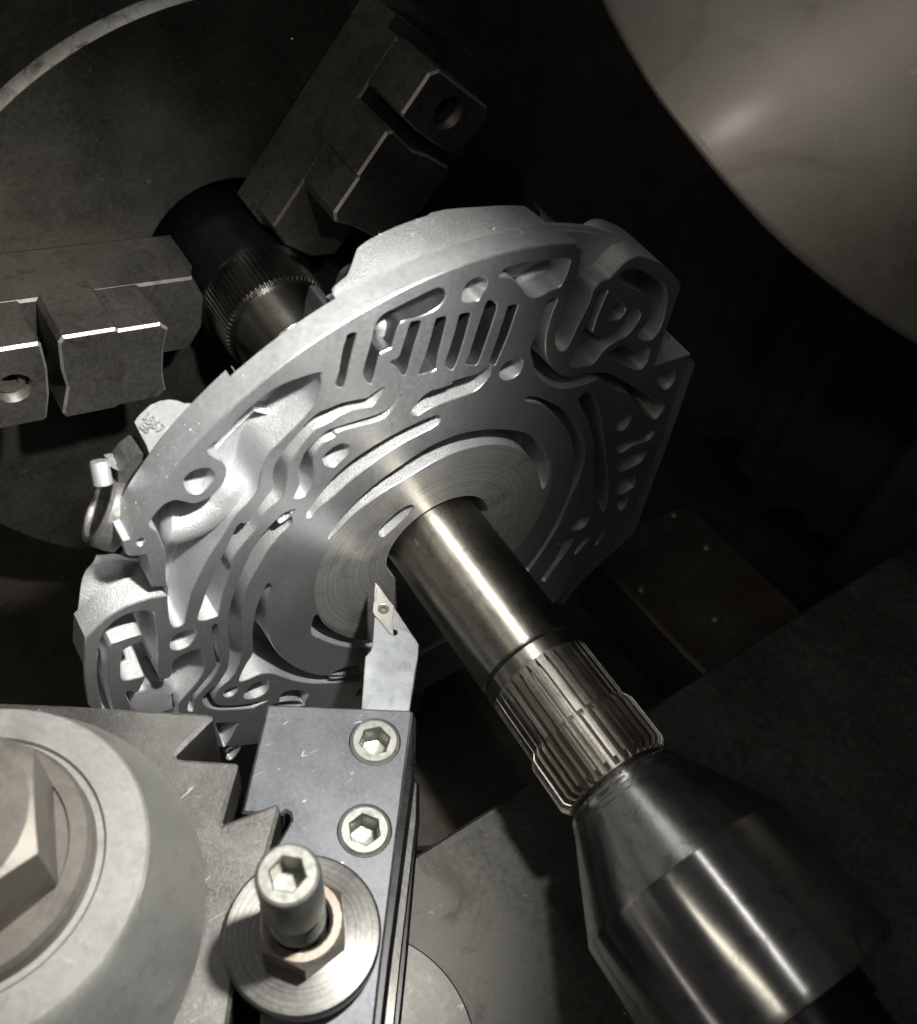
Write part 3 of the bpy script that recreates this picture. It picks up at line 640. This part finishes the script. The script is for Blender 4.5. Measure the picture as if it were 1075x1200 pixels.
strip('T1 500,965 410,950 335,918 200,1000 100,1070 48,1112', -9.5, 'T1 455,765 410,770 350,770 280,745 210,750 165,752', -10, bulge=-3.0)
cast = mb.build('casting', [M_FACE, M_HUB, M_RIM, M_CAST, M_MILL], hs, auto=32)
# raised number lug on the back edge
mb = MB()
lc = at((186, 494), 0, -17); ln = Vector((.28, -.42, .86)).normalized()
def on_plane(p, c, nn):
    r = ray(p); return CAM + r*((c-CAM).dot(nn)/r.dot(nn))
LP = [on_plane(p, lc, ln) for p in ((157, 495), (160, 489.5), (165, 484), (176, 474), (187, 469.3), (198.4, 467.5), (207, 468.6), (216, 472), (224, 472), (222, 490), (205, 515), (176, 536), (172, 524))]
LP2 = [p-ln*7 for p in LP]
mb.loft([[p-(p-lc)*.0-ln*7 for p in LP], [p-ln*.6 for p in LP], [p+(lc-p)*.03 for p in LP]], 0, True, False, False, True)
lug = mb.build('number_lug', M_LUG, hs)
e1 = (on_plane((191, 508), lc, ln)-on_plane((166, 486), lc, ln)).normalized(); e2 = ln.cross(e1)
def cast_text(s, px, size, parent):
    cu = bpy.data.curves.new('t', 'FONT'); cu.body = s; cu.size = size; cu.extrude = .32; cu.bevel_depth = .06
    to = bpy.data.objects.new('t', cu); COL.objects.link(to)
    bpy.context.view_layer.update()
    me = bpy.data.meshes.new_from_object(to); bpy.data.objects.remove(to)
    o0 = on_plane(px, lc, ln)+ln*.15
    me.transform(Matrix.Translation(o0) @ Matrix((e1, e2, ln)).transposed().to_4x4())
    me.name = 'cast_number'; me.materials.append(M_NUMBER); return link('cast_number', me, parent)
cast_text('1867', (166.5, 489.5), 3.5, lug); cast_text('E6', (163.5, 500.5), 3.1, lug)
# ear with a through hole below it
ec = at((123, 597), 0, -16)
vd = (CAM-ec).normalized(); ca = math.cos(math.radians(60)); sa = math.sin(math.radians(60))
ix = RM @ Vector((1, 0, 0)); iy = RM @ Vector((0, 1, 0))
ea = (vd*ca + (ix*-.94+iy*-.30)*sa).normalized()
k_mm = (ec-CAM).dot(RM @ Vector((0, 0, 1)))/F_PX
mb = MB(); ri, ro = 34*k_mm, 46*k_mm
lathe(mb, [(-5, ri), (1.5, ri), (2.1, ri+.5), (2.1, ro-.8), (1.2, ro), (-5, ro), (-5, ri)], ec, ea, 56)
mb.build('ear_ring', M_SHADECAST, hs, auto=40)
mb = MB(); sc_ = at((117, 545), 0, -18); sa_ = (ix*-.15+iy*-.9+vd*.35).normalized()
lathe(mb, [(-5, 2.5), (.6, 2.45), (1.1, 2.1), (1.2, .01)], sc_, sa_, 24); mb.build('ear_stub', M_LUG, hs, auto=40)
mb = MB(); q = [at(p, 0, x) for p, x in (((128, 545), -17), ((147, 541), -19), ((146, 545), -19), ((143, 553), -16), ((133, 549), -15))]
mb.loft([q, [p-Vector((4, 0, 0)) for p in q]], 0, True, False, True, True); mb.build('ear_fin', M_LUG, hs)

mb = MB(); q = [at(p, 0, -15) for p in ((139, 556), (150, 541), (163, 531), (172, 533), (176, 541), (160, 565), (146, 586), (138, 580))]
mb.loft([[p-Vector((7, 0, 0)) for p in q], q, ], 0, True, False, True, True); mb.build('ear_bracket', M_SHADECAST, hs)
# --- shaft through the casting: a part with its own spline teeth
mb = MB()
lathe(mb, [(-12, 17.12), (54.4, 17.12), (54.6, 16.6), (55.9, 16.6), (56.1, 17.12), (60.6, 17.12)], (0, 0, 0), (1, 0, 0), 128, 0)
lathe(mb, [(60.6, 17.12), (62.6, 15.3), (99.2, 15.3), (99.6, 15.6), (99.6, 12.0), (101.8, 11.5)], (0, 0, 0), (1, 0, 0), 128, 1)
mb.loft([[(54.7, 16.66*math.cos(2*PI*i/96), 16.66*math.sin(2*PI*i/96)) for i in range(96)], [(55.8, 16.66*math.cos(2*PI*i/96), 16.66*math.sin(2*PI*i/96)) for i in range(96)]], 2, True, True)
sh = mb.build('shaft', [M_SHAFT, M_SPLINE, M_BLACK], hs, auto=30)
NT = 34; mb = MB(); hw = PI/NT
def sec(x, ro, wr, wt, rr=15.1):
    out = []
    for a, r in ((-wr, rr), (-(wr+wt)/2*1.02, (rr+ro)/2), (-wt, ro), (0, ro*1.0005), (wt, ro), ((wr+wt)/2*1.02, (rr+ro)/2), (wr, rr)): out.append((x, r*math.sin(a), r*math.cos(a)))
    return out
mb.loft([sec(60.4, 17.1, hw*.99, hw*.97), sec(61.6, 17.12, hw*.86, hw*.76), sec(66, 17.12, hw*.70, hw*.55), sec(80.6, 17.12, hw*.70, hw*.55), sec(82.2, 18.2, hw*.62, hw*.30), sec(83, 18.4, hw*.62, hw*.27), sec(97.2, 18.4, hw*.62, hw*.27), sec(98.9, 17.0, hw*.6, hw*.38), sec(99.0, 15.6, hw*.6, hw*.5)], 0, False, False)
tooth = mb.build('spline_tooth', M_SPLINE, sh)
for k in range(NT):
    o = tooth if k == 0 else tooth.copy()
    if k: COL.objects.link(o); o.parent = sh
    o.rotation_euler = (2*PI*(k+.35)/NT, 0, 0)

# ------------------------------------------------------------------ live centre
lv = empty('live_center', (130, 0, 0), 'polished cone shaped steel centre pressing into the shaft end, lower right', 'lathe center')
mb = MB(); lathe(mb, [(90, 9), (100.2, 14.5), (101.6, 17.6), (103, 18.5), (103.25, 18.45), (104.6, 19.2), (104.8, 19.1), (106.4, 20.1), (106.6, 20.0), (108.5, 21.3), (130.2, 33.1), (130.6, 33.35)], (0, 0, 0), (1, 0, 0), 160)
mb.build('cone', M_CENTER, lv, auto=50)
mb = MB(); lathe(mb, [(130.6, 33.35), (131.2, 33.6), (168, 34.7), (170.6, 33.4), (171, 32.6), (171, 20)], (0, 0, 0), (1, 0, 0), 160)
mb.build('body', M_CENTER, lv, auto=30)
mb = MB(); lathe(mb, [(170.8, 21.5), (178, 21.5), (178.5, 20), (300, 20)], (0, 0, 0), (1, 0, 0), 96); mb.build('shank', M_BLACK, lv, auto=30)

# ------------------------------------------------------------------ tool post
tp = empty('tool_post', (52, -162, -60), 'worn steel tool post with a toothed dovetail and a big round collar, lower left', 'tool post')
ZP = 14.5
def xy(px, z): q = at(px, 2, z); return Vector((q.x, q.y))
post = [xy(p, ZP) for p in ((-160, 817), (80, 826), (160, 831), (243, 836), (249, 838.5), (249, 842), (206, 884), (207, 888), (212, 889), (276, 893.5), (279, 896), (260.5, 962), (261.5, 965.5), (323, 941), (327, 943), (328, 948), (311, 1010), (280, 1110), (250, 1330), (-160, 1500))]
mb = MB(); prism(mb, post, -60, ZP, ch=1.0, chmat=1)
mb.build('post_body', [M_POST, M_EDGE], tp)
def lathe2(mb, prof, seg=96):
    """profile of (cx, cy, z, r)"""
    mb.loft([[(cx+r*math.cos(2*PI*i/seg), cy+r*math.sin(2*PI*i/seg), z) for i in range(seg)] for cx, cy, z, r in prof], 0, True, True)
mb = MB(); lathe2(mb, [(54.3, -164.8, ZP+.05, 54.2), (54.5, -164.6, 16.4, 54.5), (54.9, -164.2, 18, 53.6), (55, -158.2, 41.4, 39.2), (54.4, -156.6, 43.2, 37.6), (54.2, -156.4, 43.8, 36.8), (53.5, -157, 43.9, 29.2), (53.2, -157, 42.6, 28.6), (53, -157.2, 42.6, 1)], 128)
mb.build('collar', M_COLLAR, tp, auto=28)
mb = MB(); lathe2(mb, [(53.2, -157, 42.6, 27.2), (53.2, -157, 46.5, 26.9), (53.1, -157.1, 47.6, 26.0), (53, -157.2, 47.7, 22.6), (53, -157.2, 46.8, 22.2), (53, -157.2, 46.8, 1)], 96)
mb.build('spring_ring', M_NUT, tp, auto=28)
nb_ = at((68, 1038), 2, 47); nc = Vector((53, -157.2)); nr = (Vector((nb_.x, nb_.y))-nc).length; nph = math.atan2(nb_.y-nc.y, nb_.x-nc.x)
def hexnut(mb, c, r, ph, z0, z1, bore=None, chf=1.6):
    hx = ngon2(c, r, 6, ph); hx = [hx[i].lerp(hx[(i+1) % 6], t) for i in range(6) for t in (0, .25, .5, .75)]
    rin = r*math.cos(PI/6)
    top = [c+(p-c).normalized()*(rin*.97) for p in hx]
    mid = [z1-max(0, ((p-c).length-rin*.97)*.58) for p in hx]
    mb.loft([[(p.x, p.y, z0) for p in hx], [(p.x, p.y, m) for p, m in zip(hx, mid)]], 0, True, False)
    mb.loft([[(p.x, p.y, m) for p, m in zip(hx, mid)], [(p.x, p.y, z1) for p in top]], 0, True, True)
    if bore:
        b0 = [c+(p-c).normalized()*(bore+.8) for p in hx]; b1 = [c+(p-c).normalized()*bore for p in hx]
        mb.loft([[(p.x, p.y, z1) for p in top], [(p.x, p.y, z1) for p in b0], [(p.x, p.y, z1-1) for p in b1], [(p.x, p.y, z0) for p in b1]], 0, True, True)
    else: mb.add([(p.x, p.y, z1) for p in top], [list(range(len(top)))], 0)
mb = MB(); hexnut(mb, nc, nr, nph, 46.8, 68, 10.5); mb.build('hex_nut', M_NUT, tp, auto=28)
mb = MB(); lathe2(mb, [(53, -157.2, 46, 10.2), (53, -157.2, 74, 10.2), (53, -157.2, 75.2, 9), (53, -157.2, 75.3, .1)], 40); mb.build('post_stud', M_NUT, tp, auto=28)

# ------------------------------------------------------------------ tool holder
th = empty('tool_holder', (90, -85, -40), 'blued steel tool holder block with two socket screws and a height stud', 'tool holder')
ZB = 11.0
def scr(px): q = at(px, 2, ZB); return Vector((q.x, q.y))
s1, s2 = scr((439.5, 869)), scr((427.5, 973))
blk = [xy(p, ZB) for p in ((313.5, 825), (481, 832), (484, 834), (447, 1133), (425, 1330), (300, 1330), (312, 1010), (316, 1003), (341, 962), (340, 954), (335, 951), (331, 955), (283, 953))]
R_S = 8.0
mb = MB(); prism(mb, blk, -32, ZB, ch=.7, chmat=1, holes=[ngon2(s1, R_S*.86+.35, 40), ngon2(s2, R_S*.86+.35, 40)])
for s in (s1, s2): mb.loft([[(p.x, p.y, ZB) for p in ngon2(s, R_S*.86+.35, 40)], [(p.x, p.y, ZB-8) for p in ngon2(s, R_S*.86+.35, 40)]], 0, True, True)
mb.build('holder_block', [M_BLOCK, M_BEDGE], th)
side = [xy(p, 5) for p in ((470, 836), (484, 834.5), (488, 841), (487, 914), (459, 1133), (437, 1330), (400, 1330), (440, 1133))]
mb = MB(); prism(mb, side, -30, 5, ch=1.2); mb.build('side_plate', M_BLACK, th)
lip = [xy(p, -24) for p in ((486, 914.5), (490, 917), (489, 960), (469.5, 1133), (449, 1340), (380, 1340), (440, 914))]
mb = MB(); prism(mb, lip, -40, -24, ch=.5); mb.build('lower_lip', M_WASH, th)
lip = [xy(p, -30) for p in ((488, 914.5), (492, 917), (492, 960), (477, 1133), (456, 1340), (380, 1340), (440, 914))]
mb = MB(); prism(mb, lip, -46, -30, ch=.8); mb.build('under_plate', M_BLACK, th)
def socket_screw(c, r, hexr, z, ph, mat, parent, name='socket_screw'):
    mb = MB(); c = Vector(c); rg = ngon2(c, r-.9, 40); hx = ngon2(c, hexr, 6, ph); hx2 = [hx[i].lerp(hx[(i+1) % 6], t) for i in range(6) for t in (0, .33, .66)]
    chx = [c+(p-c)*1.12 for p in hx2]
    ov, of = fill([rg, chx], lambda k: pip(k, rg) and not pip(k, chx)); mb.add([(p.x, p.y, z) for p in ov], of)
    mb.loft([[(p.x, p.y, z-6) for p in ngon2(c, r, 40)], [(p.x, p.y, z-.9) for p in ngon2(c, r, 40)], [(p.x, p.y, z) for p in rg]], 0, True, True)
    mb.loft([[(p.x, p.y, z) for p in chx], [(p.x, p.y, z-.8) for p in hx2], [(p.x, p.y, z-7.6) for p in hx2], [(c.x+(p.x-c.x)*.2, c.y+(p.y-c.y)*.2, z-8.6) for p in hx2]], 0, True, False, False, True)
    return mb.build(name, mat, parent, auto=35)
ra = math.atan2(blk[0].y-blk[1].y, blk[0].x-blk[1].x)
socket_screw(s1, R_S*.86, 4.1, ZB+.5, ra+.25, M_ZINC, th); socket_screw(s2, R_S*.86, 4.1, ZB+.5, ra+.7, M_ZINC, th)
WC = (96.0, -98.7)
mb = MB(); lathe2(mb, [(*WC, ZB+3.4, 10), (*WC, ZB+3.4, 18.0), (*WC, ZB+4, 18.5), (*WC, 18.6, 18.5), (*WC, 19.2, 17.9), (*WC, 19.3, 8.0), (*WC, 12, 8)], 96)
mb.build('adjusting_washer', M_WASH, th, auto=28)
mb = MB(); nb2 = at((392, 1115), 2, 20); hc = Vector(WC); hexnut(mb, hc, 10.8, math.atan2(nb2.y-hc.y, nb2.x-hc.x)+.15, 19.3, 28.5, 6.4); mb.build('lock_nut', M_RUST, th, auto=28)
# stud: socket head on top, slight lean like the one in the photograph
tq = at((337, 1024), 2, 58); base = Vector((WC[0], WC[1], 10)); ax = (tq-base).normalized(); top_h = (tq-base).length
mb = MB(); u, v, a = basis(ax); seg = 48
def rg3(h, r, n=48, ph=0): return [base+a*h+(u*math.cos(ph+2*PI*i/n)+v*math.sin(ph+2*PI*i/n))*r for i in range(n)]
prof = [(0, 6.2), (top_h-29, 6.2), (top_h-28, 6.5)]
h = top_h-28
while h < top_h-19: prof += [(h+.35, 5.9), (h+.8, 6.5)]; h += .9
prof += [(h, 6.5), (h+.2, 6.9), (top_h-1.4, 6.9), (top_h-.4, 6.5), (top_h, 5.9)]
rings = [rg3(hh, rr) for hh, rr in prof]
hx = [rg3(top_h, 3.7, 6, .35)[i].lerp(rg3(top_h, 3.7, 6, .35)[(i+1) % 6], t) for i in range(6) for t in [k/8 for k in range(8)]]
rings += [[base+a*top_h+(p-base-a*top_h)*1.13 for p in hx], [p-a*.7 for p in hx], [p-a*7 for p in hx]]
mb.loft(rings, 0, True, True, False, True); mb.build('height_stud', M_ZINC, th, auto=30)

# ------------------------------------------------------------------ turning tool
tt = empty('turning_tool', (20, -36, -6), 'silver turning tool with a slim rhombic carbide insert clamped in the holder', 'cutting tool')
def xyz(px, z): q = at(px, 2, z); return Vector((q.x, q.y))
ZI = 0.0
def T9(x, y): return (425+x*80/873, 670+y*110/1200)
ins = [xyz(T9(*p), ZI) for p in ((165, 130), (250, 250), (330, 352), (404, 440), (402, 520), (390, 560), (388, 740), (398, 800), (375, 790), (340, 775), (210, 610), (150, 552), (133, 510), (138, 395), (150, 380), (152, 250))]
body = [xyz(T9(*p), -.9) for p in ((166, 150), (250, 262), (340, 372), (408, 455), (720, 925), (712, 1095), (655, 1780))]
body += [xyz(p, -.9) for p in ((424, 840), (427, 770))] + [xyz(T9(*p), -.9) for p in ((45, 1075), (70, 1045), (105, 1010), (125, 930), (150, 560), (140, 520), (140, 400), (150, 260))]
# the shank runs on into the holder
mb = MB(); prism(mb, [body[i] for i in range(6)]+[xyz((487, 786), -.9), xyz((455, 1010), -.9), xyz((395, 1010), -.9), xyz((423, 838), -.9), xyz((428, 769), -.9)]+body[9:], -17, -.9, ch=.25, holes=[ngon2(xyz(T9(405, 780), -.9), 1.15, 20)])
hp = ngon2(xyz(T9(405, 780), -.9), 1.15, 20); mb.loft([[(p.x, p.y, -.9) for p in hp], [(p.x, p.y, -6) for p in hp]], 1, True, True, False, True)
mb.build('shank', [M_TOOL, M_BLACK], tt)
mb = MB(); ih = ngon2(xyz(T9(268, 474), ZI), 1.95, 32); prism(mb, ins, -2.4, ZI, ch=.12, holes=[ih])
mb.loft([[(p.x, p.y, ZI) for p in ih], [(p.x, p.y, -.7) for p in ngon2(xyz(T9(268, 474), ZI), 1.5, 32)]], 0, True, True)
# ground chip-breaker lands: thin raised ledges along both cutting edges
def ledge(pts, h=.22):
    L = [xyz(T9(*p), ZI) for p in pts]; prism(mb, L, ZI-.1, ZI+h, ch=.08)
ledge(((190, 215), (250, 300), (320, 395), (370, 450), (366, 500), (200, 500), (165, 470), (172, 380)), .0) if False else None
ledge(((178, 205), (186, 205), (178, 385), (160, 385))); ledge(((195, 180), (205, 176), (318, 345), (300, 348))); ledge(((362, 575), (382, 575), (376, 730), (352, 730))); ledge(((232, 600), (246, 596), (350, 745), (340, 760)))
it = mb.build('insert', M_INSERT, tt)
c = xyz(T9(268, 474), ZI); mb = MB(); st = []
for i in range(12): st.append(Vector((c.x+(.62 if i % 2 else .95)*math.cos(PI*i/6), c.y+(.62 if i % 2 else .95)*math.sin(PI*i/6))))
rg = ngon2(c, 1.55, 32); ov, of = fill([rg, st], lambda k: pip(k, rg) and not pip(k, st)); mb.add([(p.x, p.y, .05) for p in ov], of)
mb.loft([[(p.x, p.y, -1) for p in ngon2(c, 1.7, 32)], [(p.x, p.y, -.12) for p in ngon2(c, 1.7, 32)], [(p.x, p.y, .05) for p in rg]], 0, True, True)
mb.loft([[(p.x, p.y, .05) for p in st], [(p.x, p.y, -1) for p in st]], 0, True, False, False, True)
mb.build('insert_screw', M_NUT, it, auto=40)

# ------------------------------------------------------------------ loose chips lying on the casting
mb = MB()
def chip(p, nrm, s):
    u, v, a = basis(nrm); ph = random.uniform(0, 6.28); l = s*random.uniform(.5, 1.6); wd = s*.35
    d = u*math.cos(ph)+v*math.sin(ph); e = a.cross(d); k = random.uniform(.1, .5)*s
    mb.add([p-d*l*.5, p-e*wd*.5+a*k, p+d*l*.5+a*k*.6, p+e*wd*.5, p+a*k*1.3], [(0, 1, 4), (1, 2, 4), (2, 3, 4), (3, 0, 4), (0, 3, 2, 1)])
for _ in range(330):
    a = math.radians(random.uniform(-58, 14)); x = -8*random.random()**.7
    if random.random() < .35: r = 115
    else: a = math.radians(random.gauss(-50, 7)); r = 115
    nn = Vector((0, math.sin(a), math.cos(a))); chip(nn*r+Vector((x, 0, 0)), nn, random.choice((.2, .22, .25, .3, .35, .55)))
for _ in range(90):
    px = random.choice(((700, 850), (760, 680), (820, 700), (690, 900))); q = at3('T1', px[0]+random.gauss(0, 28), px[1]+random.gauss(0, 45), 12.6); chip(q, Vector((1, 0, .3)), random.choice((.4, .5, .7)))
for _ in range(60):
    px = (random.uniform(420, 640), random.uniform(256, 276)); q = on_cyl_x(px, RB+.1)
    a = math.atan2(q.y, q.z)
    if q.x > xback(math.degrees(a)): chip(q, Vector((0, math.sin(a), math.cos(a))), random.choice((.4, .6, .9)))
for _ in range(70):
    a = random.uniform(0, 2*PI); r = random.uniform(40, 100); p = Vector((XC+.1, r*math.cos(a), r*math.sin(a)))
    chip(p, Vector((1, 0, 0)), random.choice((.4, .5, .8)))
for _ in range(60):
    q = at((random.uniform(478, 488), random.uniform(760, 1000)), 2, -3); chip(q, Vector((.5, .5, .3)), random.choice((.25, .4)))
for _ in range(60):
    q = at((random.uniform(560, 1070), random.uniform(820, 1190)), 2, zt+.1); chip(q, Vector((0, 0, 1)), random.choice((.4, .6)))
cp = mb.build('metal_chips', M_CHIP); finish(cp, 'tiny bright aluminium chips scattered over the casting rim and around it', 'chips', kind='stuff')
